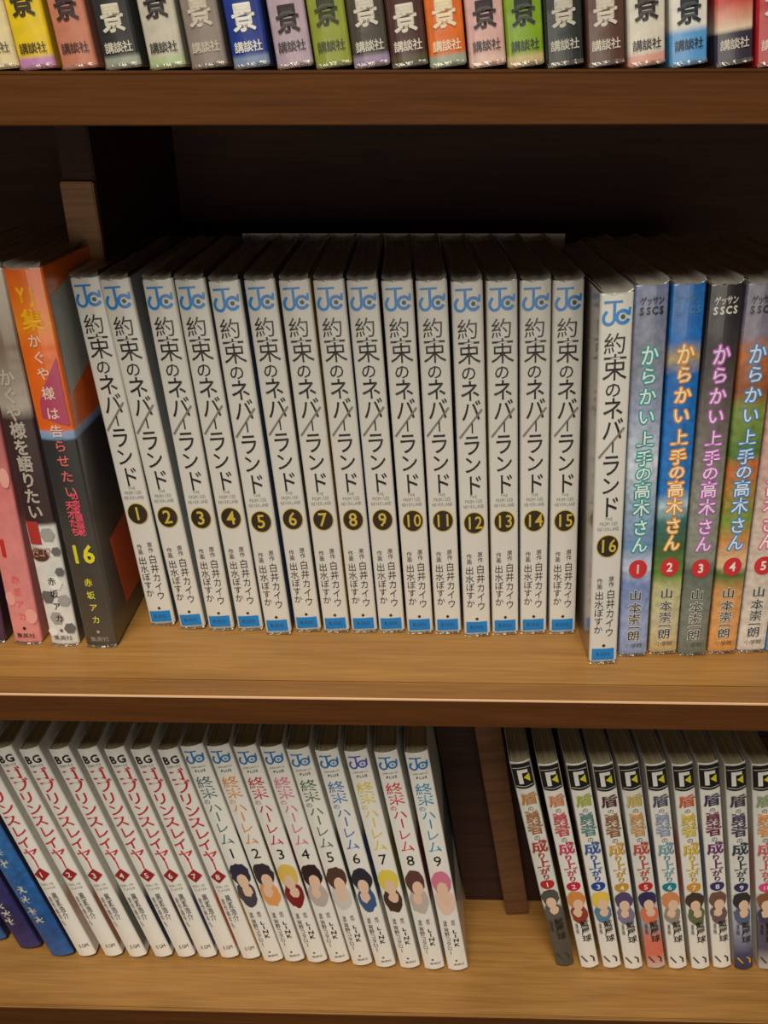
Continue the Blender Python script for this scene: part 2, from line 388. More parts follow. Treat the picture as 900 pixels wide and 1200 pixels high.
def pn_author(k):
    k.col('作画', -2.9, 47.2, 41.3, 2.6); k.col('原作', 2.3, 48, 42, 2.6)
    k.col('出水ぽすか', -2.9, 40.2, 16.6, 4.3); k.col('白井カイウ', 2.3, 41, 14.6, 4.3)
def pn_band(k):
    k.rect(-5.4, 5.0, 1.8, 8.2); k.row('集英社', -3.6, 3.2, 5, 2.4, 0, 1); k.poly([(-.9, 9.9), (0, 8.9), (.9, 9.9), (0, 10.9)], 1)
WPN, HPN = 13.0, 175
def badge(k, u=0, v=63.7, r=4.6): k.disc(u, v, r, r * 1.16, 0, 30)
def badge_ring(k): k.disc(0, 63.7, 4.95, 5.75, 0, 30)
def numeral(num, v, s, w, bu, off=0., u=0, gap=.52, sv=1.15, lift=.3, vs=1):
    def f(k):
        for i, c in enumerate(num): k.ch(c, u + (i - (len(num) - 1) / 2) * s * gap, v, s * (.92 if len(num) > 1 else 1), s * sv, off)
    return ink(f'numeral_{num}_{v}_{s}_{off}', f, w, bu, lift, vs)
def dress_pn(r, num, dim=False):
    bu = .45; I = lambda key, fn, lift=.14: ink(key, fn, WPN, bu, lift)
    link('publisher_emblem', I('jc', jc_emblem), [BLUE, GREEN], r)
    link('title_lettering', I('pn_title', pn_title), [BLACK, GREY], r)
    link('subtitle_lettering', I('pn_sub', pn_sub), [GREY], r)
    bd = link('number_badge', I('badge_ring', badge_ring), [GOLD], r)
    link('badge_disc', I('badge', badge, .2), [DISC], bd)
    link('numeral', numeral(num, 63.9, 8.6 if len(num) == 1 else 8, WPN, bu, .012), [GOLD], bd)
    link('author_lettering', I('pn_author', pn_author), [BLACK], r)
    link('publisher_band', I('pn_band', pn_band), [BLUE, BLACK], r)
pn = [  # left/right foot x, foot y, left/right head x, head y
 (175,207.5,732,79,114,316),(211,241.7,736.5,117,151,330),(244,276,738,164.5,201,322),(279,309,738,203,239,325),(311,343,743,243.6,281,332.8),
 (346.4,377,739.5,285.5,321.4,329.4),(379.7,410,740.5,326,362.5,329),(413,442,740.5,366.7,402,326.7),(444.3,475,740.6,405.5,442,327.5),
 (477,508.5,742,446,484,331),(510,541,742,486.5,524,329),(544,575,745,528,566,331.6),(577,607.6,743,569,606.7,330.8),(609.6,640.5,742,609.6,646,332),
 (643.7,674,742,648.6,684.5,330.8)]
SIDES = {1:(70,84,96),2:(150,156,160),3:(120,130,120),4:(96,104,110),5:(60,80,120),6:(100,98,96),7:(196,160,60),8:(40,110,170),9:(80,80,120),10:(60,80,110),11:(20,120,190),12:(200,160,90),13:(60,80,160),14:(90,90,80),15:(60,50,46)}
grp = 'white-spined comics of one series in the middle row'
row = []
for i, p in enumerate(pn):
    n = i + 1
    lab = f'white-spined comic with gold number {NW[n]} on a dark disc' + (', leftmost of its series' if n == 1 else f', between volumes {NW[n-1]} and {NW[n+1]}')
    row.append(dict(px=p, w=WPN, label=lab, group=grp, num=str(n)))
LK = [  # left group: spine (px), colours
 dict(px=(-28,10,752,-116,-76,312), w=14, key='purple', label='dark purple comic cut off by the left edge of the middle row'),
 dict(px=(14,53,753,-75,-36,312), w=14, key='pink', label='pink-spined comic with a red numeral, left end of the middle row'),
 dict(px=(58,96,755,-38,-1,312), w=14, key='hex', label='comic with maroon top and grey hexagons on a white lower spine'),
 dict(px=(99,141,757,2,46,312), w=15.8, key='orange', label='thick comic, orange top over charcoal spine, with yellow number 16')]
for b in LK: b['group'] = 'thicker wrapped comics at the left of the middle row'
RT = [  # right group
 dict(px=(689.5,723,777,703,744,344), w=WPN, label='white-spined comic pulled forward from the row, gold number sixteen on dark disc', group=grp, num='16'),
]
tk = [(725.5,757,768,745.5,784,329),(760,793,765.5,788,829,328),(794.5,826.5,767,832,873,329),(830,861,765,877,916,329),(864.5,895,763.5,920,958,329),(898,929,764,962,1000,329)]
TCOL = [('pale blue-grey', (40,160,155), (236,240,240)), ('blue and green', (235,150,50), (250,240,200)), ('grey', (190,95,195), (240,225,240)), ('brick and leaf-green', (70,140,205), (225,235,245)), ('beige', (222,110,140), (245,235,235)), ('sky blue', (60,120,200), (235,240,245))]
for i, p in enumerate(tk):
    n = i + 1
    lab = f'{TCOL[i][0]} comic with glowing title' + (f', white number {NW[n]} on red disc' if n < 6 else ', cut off at the right edge')
    RT.append(dict(px=p, w=13.4, label=lab, group='pastel comics with glowing titles, right end of the middle row', key='T', n=n))
settle(LK, H1); settle(row, H1); settle(RT, H1)
white = cover_white()
pnw = mat('matt_white_cover', (215, 212, 205), .4, .4, .3, 60)
for b in row:
    n = int(b['num']); sd = flat('cover_art_side', SIDES[n])
    r = book(b, H1, (WPN, HPN, 112, .45), [pnw, pnw, sd], film=True, pages=M_PAGES_D); dress_pn(r, b['num'])
M_BACK = mat('glossy_grey_back_cover', (112, 100, 88), .3, 1)
r = book(RT[0], H1, (WPN, HPN, 112.01, .45), [pnw, M_BACK, flat('cover_art_side', (210, 205, 195))], film=True, pages=M_PAGES_D); dress_pn(r, '16')

# --- pastel series
def t_glow(k): 
    for c, v0, v1 in TT: k.ch(c, .2 if c != '本' else 0, (v0 + v1) / 2, 7.4, (v0 - v1) * 1.1, .085)
def t_title(k):
    for c, v0, v1 in TT: k.ch(c, .2, (v0 + v1) / 2, 7.4, (v0 - v1) * 1.08, .008)
TT = [('か',152.9,144.4),('ら',143.6,136.4),('か',134.8,127.6),('い',125.8,118.7),('上',115.8,108.7),('手',106.9,99.8),('の',99.5,92.8),('高',92,84.2),('木',83.6,75.6),('さ',73.8,65.8),('ん',65.2,57)]
def t_auth(k, off=0.):
    for c, v in (('山',34.2),('本',27.2),('崇',20.9),('一',15.9),('朗',11.4)): k.ch(c, -.4, v, 6.0, 6.2, off)
def t_top(k): k.row('ゲッサン', -4.4, 4.8, 170.6, 3.6, .03); k.row('SSCS', -5, 5.2, 166.7, 4.2, .05)
W_ = (238, 238, 234)
TST = [
 [(0,(140,156,196)),(20,(150,165,205)),(40,(120,140,190)),(50,(196,206,226)),(60,(110,140,186)),(85,(160,180,200)),(100,(206,216,230)),(125,(150,160,190)),(150,(130,134,150)),(175,(120,132,170))],
 [(0,(196,170,116)),(18,(190,184,150)),(36,(196,190,140)),(44,(110,140,60)),(58,(70,100,60)),(72,(60,110,110)),(80,(180,205,215)),(86,(40,120,200)),(140,(24,108,190)),(148,(180,160,110)),(154,(30,112,196)),(175,(30,110,190))],
 [(0,(110,118,108)),(30,(120,128,118)),(48,(96,104,92)),(52,(140,144,134)),(90,(138,138,128)),(120,(110,102,98)),(150,(60,54,54)),(175,(34,32,34))],
 [(0,(214,150,84)),(34,(214,156,96)),(44,(70,110,50)),(50,(222,190,150)),(62,(206,140,80)),(72,(120,150,60)),(98,(206,110,60)),(104,(84,120,50)),(125,(130,150,70)),(132,(150,84,50)),(150,(186,110,60)),(156,(130,124,140)),(175,(120,118,140))],
 [(0,(214,206,196)),(60,(206,188,176)),(110,(200,160,150)),(175,(180,130,130))],
 [(0,(90,150,220)),(90,(120,170,220)),(175,(80,130,200))]]
REDB = flat('red_badge_print', (206, 44, 52)); OFFW = flat('off_white_print', (236, 232, 226)); PUBG = flat('dull_grey_print', (96, 92, 92))
for b in RT[1:]:
    i = b['n'] - 1; cm = print_mat(f'pastel_cover', TST[i], 175, .24, 75, .55, .03)
    r = book(b, H1, (13.4, 177, 114, .7), [cm, cm, flat('cover_side', (96, 96, 104) if i != 1 else (40, 90, 160))], film=True)
    I = lambda key, fn, lift=.14: ink(key, fn, 13.4, .7, lift)
    link('imprint_lettering', I('t_top', t_top), [flat('imprint_print', (216, 214, 208) if i == 2 else (70,130,180) if i == 1 else (36, 34, 40))], r)
    gl = link('title_glow', I('t_glow', t_glow), [flat('title_glow_print', TCOL[i][1])], r)
    link('title_lettering', I('t_title', t_title, .24), [flat('title_pale_print', TCOL[i][2])], gl)
    bd = link('number_badge', I('t_badge', lambda k: k.disc(.1, 48.4, 4.1, 4.9)), [REDB], r)
    link('numeral', numeral(str(b['n']), 48.5, 5.6, 13.4, .7, .03), [OFFW], bd)
    au = link('author_outline', I('t_auth_o', lambda k: t_auth(k, .06)), [flat('outline_print', (214, 212, 204))], r)
    link('author_lettering', I('t_auth', t_auth, .24), [BLACK], au)
    link('publisher_lettering', I('t_pub', lambda k: k.row('小学館', -4, 4, 5.6, 2.8)), [PUBG], r)

# --- left group
KST = {
 'purple': [(0,(70,48,74)),(90,(64,44,66)),(182,(60,44,60))],
 'pink': [(0,(222,140,136)),(60,(218,132,130)),(85,(214,120,120)),(120,(160,90,90)),(140,(110,80,72)),(182,(190,170,150))],
 'hex': [(0,(222,220,214)),(66,(216,214,208)),(68,(60,38,38)),(80,(54,36,36)),(118,(60,40,38)),(124,(170,160,146)),(150,(120,98,80)),(182,(180,170,150))],
 'orange': [(0,(74,66,56)),(60,(70,64,56)),(84,(52,50,50)),(109,(48,46,48)),(110,(120,150,190)),(112.8,(140,164,200)),(114,(222,98,24)),(150,(226,104,20)),(158,(230,130,24)),(182,(222,96,26))]}
YEL = flat('yellow_print', (226, 214, 44)); AMB = flat('amber_print', (240, 176, 12)); PALE = flat('pale_title_print', (230, 200, 184)); RED = flat('red_print', (206, 50, 44)); CORAL = flat('coral_print', (226, 104, 100)); MAG = flat('plum_print', (176, 66, 96)); SIL = flat('silver_print', (178, 170, 158))
for b in LK:
    k_ = b['key']; wd = b['w']; cm = print_mat(k_ + '_cover', KST[k_], 182, .08, 40, .55, .004)
    side = flat('cover_side', {'purple': (54,40,56), 'pink': (200,130,130), 'hex': (110,106,104), 'orange': (48,44,44)}[k_])
    r = book(b, H1, (wd, 182, 126, 1.1), [cm, cm, cm if k_ == 'orange' else side], film=True)
    I = lambda key, fn, lift=.14: ink(key, fn, wd, 1.1, lift)
    auth = lambda k: [k.ch(c, .2, v, 4, 4.6, .012) for c, v in zip('赤坂アカ', (37, 30, 23, 16))]
    pub = lambda k: (k.row('集英社', -4.6, 4.6, 4.6, 3), k.disc(0, 9, .8, .9))
    if k_ == 'pink':
        link('author_lettering', I('k_auth', auth), [CORAL], r); link('publisher_lettering', I('k_pub', pub), [BLACK], r)
        link('numeral', ink('n1', lambda k: k.ch('1', -2.4, 54, 13, 13, .03), wd, 1.1), [RED], r)
        for q in ((-4, 26, 2.4, 4), (4.4, 16, 2.6, 4.4), (4.6, 90, 2, 5)): link('spot', I(f'k_dot{q[0]}', lambda k: k.disc(*q)), [flat('pale_pink_print', (230, 162, 152))], r)
    if k_ == 'hex':
        HM = [flat('mid_grey', (160,158,154)), flat('dark_grey', (104,102,102)), flat('light_grey', (232,230,224))]
        for jx, (u, v, q, mi) in enumerate(((2.6,62,3.4,0),(5,53,2.2,1),(-3.5,28,3.4,1),(1.5,36,3.6,2),(4,26,3,0),(-1,16,3.5,0),(4.2,10,2.8,1),(-4.4,8,2.6,2),(4.8,42,2.2,1))):
            link('hexagon', I(f'hex{jx}', lambda k: k.poly([(u + q * math.cos(math.radians(a)), v + 1.15 * q * math.sin(math.radians(a))) for a in range(0, 360, 60)]), .14 + jx * .006), [HM[mi]], r)
        link('author_lettering', I('k_auth2', auth, .24), [BLACK], r); link('publisher_lettering', I('k_pub2', pub, .24), [flat('dull_grey_print', (96, 92, 92))], r)
        def sgn(k): k.rect(-6, -.5, 57, 69, 0, 3); k.disc(-2.6, 51.5, 4.4, 3.6, 1)
        sg = link('volume_sign', I('k_sign', sgn, .2), [flat('sign_red', (176,52,46)), flat('sign_dark', (92,50,42))], r)
        link('sign_lettering', I('k_signt', lambda k: k.row('四コマ', -6, 3, 53, 6.5, .012), .32), [flat('sign_pale', (190,150,130))], sg)
        link('title_lettering', I('k_t2', lambda k: k.col('かぐや様を語りたい', -.4, 141, 70, 7, .03), .2), [SIL], r)
    if k_ == 'orange':
        link('imprint_lettering', I('k_yj', lambda k: (k.row('YJ', -4.2, 3.6, 171.6, 8, .05), k.ch('集', .2, 161.5, 9, 9, .03))), [AMB], r)
        link('plum_patch', I('k_plum', lambda k: k.poly([(6.6,146),(6.6,116),(2,117),(-4.6,120),(-4,127),(-1,133),(2,138)])), [MAG], r)
        link('title_lettering', I('k_t3', lambda k: [k.ch(c, u, v, 5.6, 6, .012, mi) for c, u, v, mi in (('か',-.6,153,0),('ぐ',-.2,146,0),('や',.2,139,0),('様',.4,130.5,0),('は',.6,121.5,0),('告',.6,113.5,0),('ら',.8,106.5,1),('せ',.8,99.5,1),('た',1,92,1),('い',1.2,84.6,1))], .26), [PALE, CORAL], r)
        link('subtitle_lettering', I('k_t4', lambda k: (k.col('天才たち', -.6, 80, 62, 4, .03), k.col('の恋愛頭脳戦', 2.4, 84, 62, 3.4, .03)), .2), [flat('hot_pink_print', (232, 84, 104))], r)
        link('numeral', numeral('16', 52.5, 11.5, wd, 1.1, .03, .2), [YEL], r)
        link('author_lettering', I('k_auth3', auth), [YEL], r); link('publisher_lettering', I('k_pub3', pub), [flat('pale_grey_print', (170, 160, 148))], r)
        m = MB(); x = (wd / 2 + .12) * MM
        m.add([(x, .0025, .170), (x, .045, .177), (x, .045, .139), (x, .003, .128)], [(0, 3, 2, 1)]); 
        link('price_label', m.mesh('price_label'), [flat('grey_label', (158, 164, 160))], r)
        m = MB(); m.add([(x, .014, .052), (x, .055, .056), (x, .055, .012), (x, .02, .012)], [(0, 3, 2, 1)])
        link('side_print', m.mesh('side_print'), [flat('side_orange', (190, 84, 40))], r)

# white card standing behind the row
a = on_plane(284, 279, .4625); c = on_plane(662, 281, .4625)
cd_ = empty('white_card', (0, .4625, BASE - H1), 'white card standing upright behind the middle row of comics', 'card')
m = MB(); m.box((a.x, 0, .0003), (c.x, .0012, a.z + H1 + .0024)); link('card_sheet', m.mesh('card_sheet'), [mat('white_card', (240, 240, 238), .6, var=.03)], cd_)

# ================================================================== LOWEST ROW
# eight slim comics with red title
WG = 11.4
gpx = [(94,112,1121,-48,-21,874),(125,143,1121,-13,12.5,875),(152,173,1122,19,46,878),(182,203,1122,54,81,878),(208,230,1122,88,114,878),(233.5,255,1122.5,119,145,877),(259,281,1123,151,176,878.5),(284,306,1124,182.5,208,878.5)]
low = []
def leaf(n): return f'slim white comic with red vertical title, number {NW[n]} on a red diamond'
for i, p in enumerate(gpx): low.append(dict(px=p, w=11.2, label=leaf(i + 1), group='white comics with red titles, left half of the lowest row', kind='G', n=i + 1))
hpx = [(310,332,1127,212.5,240,882),(335,357,1127,243,272,883),(361,384,1128,274,302,882),(387,410,1128,304.5,333,881),(413.5,437,1131.5,336,365,886),(440,465,1133.5,368,398,884),(468,494,1134.5,402,431,882),(497,522,1136,437.5,467,885),(525,549,1137,473.6,502,884)]
HC = [('grey-teal',(70,112,116),(50,46,70),(70,66,80)),('orange',(226,146,54),(56,44,52),(232,160,90)),('crimson',(196,26,52),(226,190,90),(130,30,36)),('pink',(222,110,152),(48,32,30),(190,176,168)),('dark green',(84,112,88),(86,56,46),(214,206,198)),('blue',(54,112,186),(44,42,56),(60,90,140)),('yellow',(224,204,60),(228,204,80),(70,50,40)),('red',(206,30,54),(100,60,54),(196,180,172)),('light blue',(30,142,190),(216,120,150),(236,200,184))]
for i, p in enumerate(hpx): low.append(dict(px=p, w=12.2, label=f'white comic with {HC[i][0]} title and black {i+1} above a small picture', group='white comics with coloured titles, middle of the lowest row', kind='H', n=i + 1))
# leaning blue books at the far left
bl = [dict(px=(-18,11,1103,-152,-120,900), w=13.5, label='blue leaning book at the left edge of the lowest row, mostly cut off', kind='B', n=0),
      dict(px=(20,53,1112,-112,-80,900), w=14, label='indigo book with pale script leaning left, second from the left edge below', kind='B', n=1),
      dict(px=(57,91,1121,-72,-42,900), w=14.5, label='bright blue book with white flower script leaning beside the red-titled comics', kind='B', n=2)]
for b in bl: b['group'] = 'blue leaning books at the left of the lowest row'
low = bl + low
settle(low, H2)
art_skin = flat('printed_peach', (232, 196, 170))
def g_title(k):
    for i, c in enumerate('ゴブリンスレイヤ'):
        k.ch(c, .3 + (.5 if i % 2 else -.2), 157.5 - i * 9.1, 9.4, 9.6, .012)
    k.stroke([(.2, 91), (.9, 88), (.6, 82)], .8)
def g_sub(k): k.row('GOBLIN', -4, 3.6, 67.6, 2.6); k.row('SLAYER', -3.6, 4, 64.3, 2.6)
def g_auth(k): k.col('黒瀬浩介', .8, 60, 36, 3.4, .012); k.col('原作蝸牛も', -2.8, 57, 30, 2.2)
def g_emb(k): k.row('BG', -4.6, 4.4, 168.6, 7.4, .03); k.row('COMICS', -3.6, 4, 164, 2.4)
GRED = flat('crimson_print', (196, 36, 52)); 
GS_ = [(196,150,130),(176,120,100),(120,120,110),(60,66,90),(110,96,90),(96,90,130),(226,130,100),(236,190,110)]
def h_title(k):
    for c, v0, v1, s in (('終',155,146,9.2),('末',146.6,138.4,9),('の',138.4,134.6,4),('ハ',135,128,8.4),('レ',120.8,112,8),('ム',112,102.4,8.2)):
        k.ch(c, .2 if c != 'の' else -2.4, (v0 + v1) / 2, s, (v0 - v1) * 1.02, 0.)
    k.rect(.1, .9, 121.6, 128.4, 0, 1)
def h_auth(k):
    k.col('原作', 2.2, 46, 41, 2.4); k.col('漫画', -2.4, 46, 41, 2.4); k.col('LINK', 2.2, 38, 22, 3.4 * 1.3, .03); k.col('宵野コタロ|', -2.4, 40, 15, 3.2)
    k.poly([(-.8, 9.6), (0, 8.7), (.8, 9.6), (0, 10.6)]); k.row('集英社', -2, 4.4, 6, 2)
def h_sub(k): k.row('JUMPCOMICS', -4.2, 4.2, 161.8, 1.5); k.row('PLUS', -2.6, 3.4, 159, 2.4, .03)
def s_title(k):
    for c, v0, v1, s, mi in (('盾',153,143.6,9,0),('の',142.6,139,3.6,3),('勇',138.8,129.4,8.8,1),('者',129.8,119.8,8.8,1),('の',119.4,115,3.8,3),('成',115,104.6,9.2,2),('り',104.8,99.4,5.4,2),('上',99.8,91.4,7.4,2),('が',91.6,86.4,5.6,2),('り',86.4,81.4,5,2)):
        k.ch(c, .2, (v0 + v1) / 2, s, (v0 - v1) * 1.04, .012, mi)
def s_shadow(k):
    for c, v0, v1, s in (('盾',153,143.6,9),('勇',138.8,129.4,8.8),('者',129.8,119.8,8.8),('成',115,104.6,9.2),('り',104.8,99.4,5.4),('上',99.8,91.4,7.4),('が',91.6,86.4,5.6),('り',86.4,81.4,5)):
        k.ch(c, .55, (v0 + v1) / 2 - .3, s, (v0 - v1) * 1.04, .012)
def s_emb(k):
    n = 10; top = [(-5 + 10 * i / n, 175.2) for i in range(n + 1)]; bot = [(5 - 10 * i / n, 157.6 - 1.3 * math.sin(math.pi * i / n)) for i in range(n + 1)]
    V = []; 
    for i in range(n + 1): V += [k.P(*bot[n - i]), k.P(*top[i])]
    k.add(V, [(2*i, 2*i+2, 2*i+3, 2*i+1) for i in range(n)])
def s_f(k): k.rect(-2.6, -.3, 160.2, 170.6, 0, 2); k.rect(-.3, 2.9, 168.2, 170.6, 0, 2); k.poly([(.2, 164.8), (3.4, 161.4), (3.4, 167.7)], 1); k.stroke([(-4.6,172.2),(4.6,172.2)], .35, 0); k.stroke([(-4.6,159),(0,158),(4.6,159)], .35, 0)
def s_auth(k): k.col('藍屋球', 1.6, 46, 26, 5.6, .012); k.col('漫画', -3, 44, 34, 2)
def s_foot(k): k.stroke([(-4, 12.2), (-1, 6.6)], 1.0); k.stroke([(1.2, 12.6), (3, 10.2), (3, 6.2)], 1.0)
def art(seed, bu, w, v0, v1, hw):
    """plain colour patches of the printed picture: crown, pale oval, lower field"""
    def f(k):
        h = v1 - v0
        k.disc(0, v0 + h * .28, hw * .95, h * .30, 2, 20, .22, seed + 2)
        k.disc(0, v1 - h * .27, hw, h * .27, 0, 20, .18, seed)
    def g(k):
        h = v1 - v0
        k.disc(.4 + (seed % 3 - 1) * .5, v1 - h * .42, hw * .56, h * .17, 1, 18, .1, seed + 1)
        k.disc((seed % 2) * 1.4 - .6, v0 + h * .34, hw * .5, h * .13, 1, 16, .3, seed + 4)
    vs = VS[w]; return ink(f'art{seed}{w}', f, w, bu, .14, vs), ink(f'artb{seed}{w}', g, w, bu, .22, vs)
VS = {10.8: 167/176, 12.2: 174/176, 11.2: 170/176}
SD = {}
def sidem(c, lo=52, hi=106, base=(216, 212, 204)):
    k = (c, lo, hi)
    if k not in SD: SD[k] = print_mat('cover_side', [(0, base), (lo, base), (lo + 5, c), (hi - 4, c), (hi + 8, base), (176, base)], 176, .08, 60, .4, .05)
    return SD[k]
for b in low:
    n = b['n']
    if b['kind'] == 'G':
        r = book(b, H2, (11.2, 170, 112, .9), [white, white, sidem(GS_[n-1], -5 if n == 1 else 2, 52)])
        I = lambda key, fn, lift=.14: ink(key, fn, 11.2, .9, lift, VS[11.2])
        link('imprint_emblem', I('g_emb', g_emb), [BLACK], r); link('title_lettering', I('g_title', g_title), [GRED], r)
        bd = link('number_badge', I('g_badge', lambda k: k.poly([(-4.4,76.4),(-.6,70.6),(4.6,75.4),(1.2,82)])), [flat('brick_print', (160, 34, 40))], r)
        link('numeral', numeral(str(n), 76.2, 5.4, 11.2, .9, .012, vs=VS[11.2]), [OFFW], bd)
        link('subtitle_lettering', I('g_sub', g_sub), [GREY], r); link('author_lettering', I('g_auth', g_auth), [PUBG], r)
        link('publisher_lettering', I('g_pub', lambda k: k.row('EGM', -1.6, 4.4, 10.4, 4.4, 0.)), [flat('dark_red_print', (90, 44, 40))], r)
    elif b['kind'] == 'H':
        nm, tcol, hair, lowc = HC[n-1]
        r = book(b, H2, (12.2, 174, 112, 1.1), [white, white, sidem(tuple(int(x * .5 + 30) for x in tcol) if n < 9 else (70, 92, 104))])
        I = lambda key, fn, lift=.14: ink(key, fn, 12.2, 1.1, lift, VS[12.2])
        link('publisher_emblem', I('jc_h', lambda k: jc_emblem(k, False, .9, 173, 0)), [flat('blue_print', (30, 120, 190) if n != 7 else (70, 90, 190))], r)
        link('imprint_lettering', I('h_sub', h_sub), [BLACK], r); link('title_lettering', I('h_title', h_title), [flat('title_print', tcol)], r)
        link('numeral', numeral(str(n), 95, 9.6, 12.2, 1.1, 0., .3), [BLACK], r)
        A, B_ = art(n, 1.1, 12.2, 52, 88, 5.5)
        pa = link('printed_picture', A, [flat('picture_dark', hair), art_skin, flat('picture_low', lowc)], r); link('picture_patch', B_, [art_skin, art_skin], pa)
        link('author_lettering', I('h_auth', h_auth), [BLACK], r)
    else:
        cc = [(44, 92, 150), (52, 50, 106), (40, 96, 160)][n]
        cm = print_mat('blue_cover', [(0, cc), (20, tuple(max(0, x - 18) for x in cc)), (60, cc), (120, tuple(x + 14 for x in cc)), (176, cc)], 176, .3, 50, .2, .03)
        r = book(b, H2, (b['w'], 176, 112, .9), [cm, cm, flat('cover_side', (46, 40, 66))])
        if n:
            def fl_(k, n=n):
                rr = random.Random(n * 5)
                for v in ((100, 92, 83, 60, 52, 42, 34) if n == 2 else (78, 70, 40, 33, 26)):
                    u = rr.uniform(-2.6, -.6)
                    for j in range(7):
                        a = j * .9 + rr.random(); k.stroke([(u, v), (u + 1.9 * math.cos(a), v + 2.6 * math.sin(a)), (u + 2.9 * math.cos(a + .3), v + 3.6 * math.sin(a + .3))], .55)
                    k.disc(u, v, .9, 1.1)
            link('flower_lettering', ink(f'fl{n}', fl_, b['w'], .9), [flat('cream_print', (206, 204, 188))], r)
# right group: ten comics with black crest
spx = [(651,674,1132,596,621,893),(681,702,1134.5,628.5,654,893),(707,728,1134.5,662,687,893),(731.6,754,1136,693,718,894),(758,780.5,1135,723,748,894),(783,806,1135.5,755,779.5,893),(809,833,1136,787,811,894),(834.5,858,1134.5,817,841.5,893),(860,884,1136,849,873,893),(887.5,911,1136,880,905,893)]
SC = [((206,140,60),(176,116,62),(190,50,40),(186,40,44),(84,80,76),(92,88,82)),
 ((226,140,80),(206,80,90),(214,50,96),(200,30,70),(216,140,70),(150,60,40)),
 ((180,190,60),(90,140,140),(30,90,180),(30,70,160),(232,200,80),(90,130,160)),
 ((90,30,30),(150,100,50),(226,170,40),(200,150,40),(86,70,110),(130,120,150)),
 ((220,190,90),(214,160,90),(206,70,50),(196,40,40),(50,46,90),(220,120,90)),
 ((80,80,110),(150,164,190),(120,170,190),(20,130,150),(216,140,90),(150,140,130)),
 ((226,100,40),(226,200,60),(230,190,40),(214,150,50),(70,56,44),(100,110,70)),
 ((60,50,90),(120,40,80),(110,40,110),(60,50,110),(120,84,70),(110,90,90)),
 ((60,60,70),(70,60,90),(40,60,80),(50,50,100),(50,48,50),(90,100,130)),
 ((150,170,120),(230,160,80),(226,90,100),(220,70,130),(140,90,60),(70,64,90))]
SN = ['orange-to-red title and charcoal foot','orange-to-pink title and orange picture','green-to-blue title and yellow picture','dark-to-ochre title and violet-haired picture','ochre-to-red title and indigo picture','slate-to-pale-blue title and teal badge','orange-to-yellow title and ochre badge','plum title and maroon-brown picture','dark slate title and navy foot','multicoloured title and pink badge, at the right edge']
sh = [dict(px=p, w=10.8, label=f'white comic under a black crest, {SN[i]}', group='white comics with black crests, right end of the lowest row', n=i + 1) for i, p in enumerate(spx)]
settle(sh, H2)
# loose plank leaning between the two groups of the lowest row, the first comic rests against its head
Pb = on_floor(606.5, 1073, H2); x1 = sh[0]['l'] - .172 * math.tan(sh[0]['th']) - .0012
th = math.atan2(Pb.x + .0073 - x1, .172)
pl = empty('divider_panel', (Pb.x, Pb.y, BASE - H2 + .0002), 'narrow brown upright leaning before a dark board, in the gap of the lowest row', 'divider')
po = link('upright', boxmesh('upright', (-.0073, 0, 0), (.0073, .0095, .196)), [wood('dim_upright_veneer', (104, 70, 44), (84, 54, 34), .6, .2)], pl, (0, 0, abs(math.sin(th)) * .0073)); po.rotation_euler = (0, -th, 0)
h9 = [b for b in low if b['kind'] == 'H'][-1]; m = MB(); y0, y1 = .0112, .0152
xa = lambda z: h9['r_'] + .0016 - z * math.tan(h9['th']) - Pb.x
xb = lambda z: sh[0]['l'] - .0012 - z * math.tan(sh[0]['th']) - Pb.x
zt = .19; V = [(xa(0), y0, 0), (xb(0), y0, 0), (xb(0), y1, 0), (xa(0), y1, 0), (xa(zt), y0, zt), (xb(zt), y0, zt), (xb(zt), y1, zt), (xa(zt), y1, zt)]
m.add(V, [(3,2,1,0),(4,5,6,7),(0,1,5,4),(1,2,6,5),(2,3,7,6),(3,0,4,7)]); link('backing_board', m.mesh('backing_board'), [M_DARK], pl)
FOOTC = {1: [(0,(70,70,64)),(50,(80,80,74)),(56,(222,220,212)),(176,(226,224,218))], 9: [(0,(40,44,84)),(14,(60,66,110)),(40,(170,176,196)),(70,(226,224,218)),(176,(226,224,218))], 5: [(0,(206,190,180)),(14,(220,110,90)),(26,(216,120,100)),(38,(160,160,170)),(70,(226,224,218)),(176,(226,224,218))], 10: [(0,(200,196,190)),(20,(80,76,104)),(44,(90,84,100)),(70,(226,224,218)),(176,(226,224,218))]}
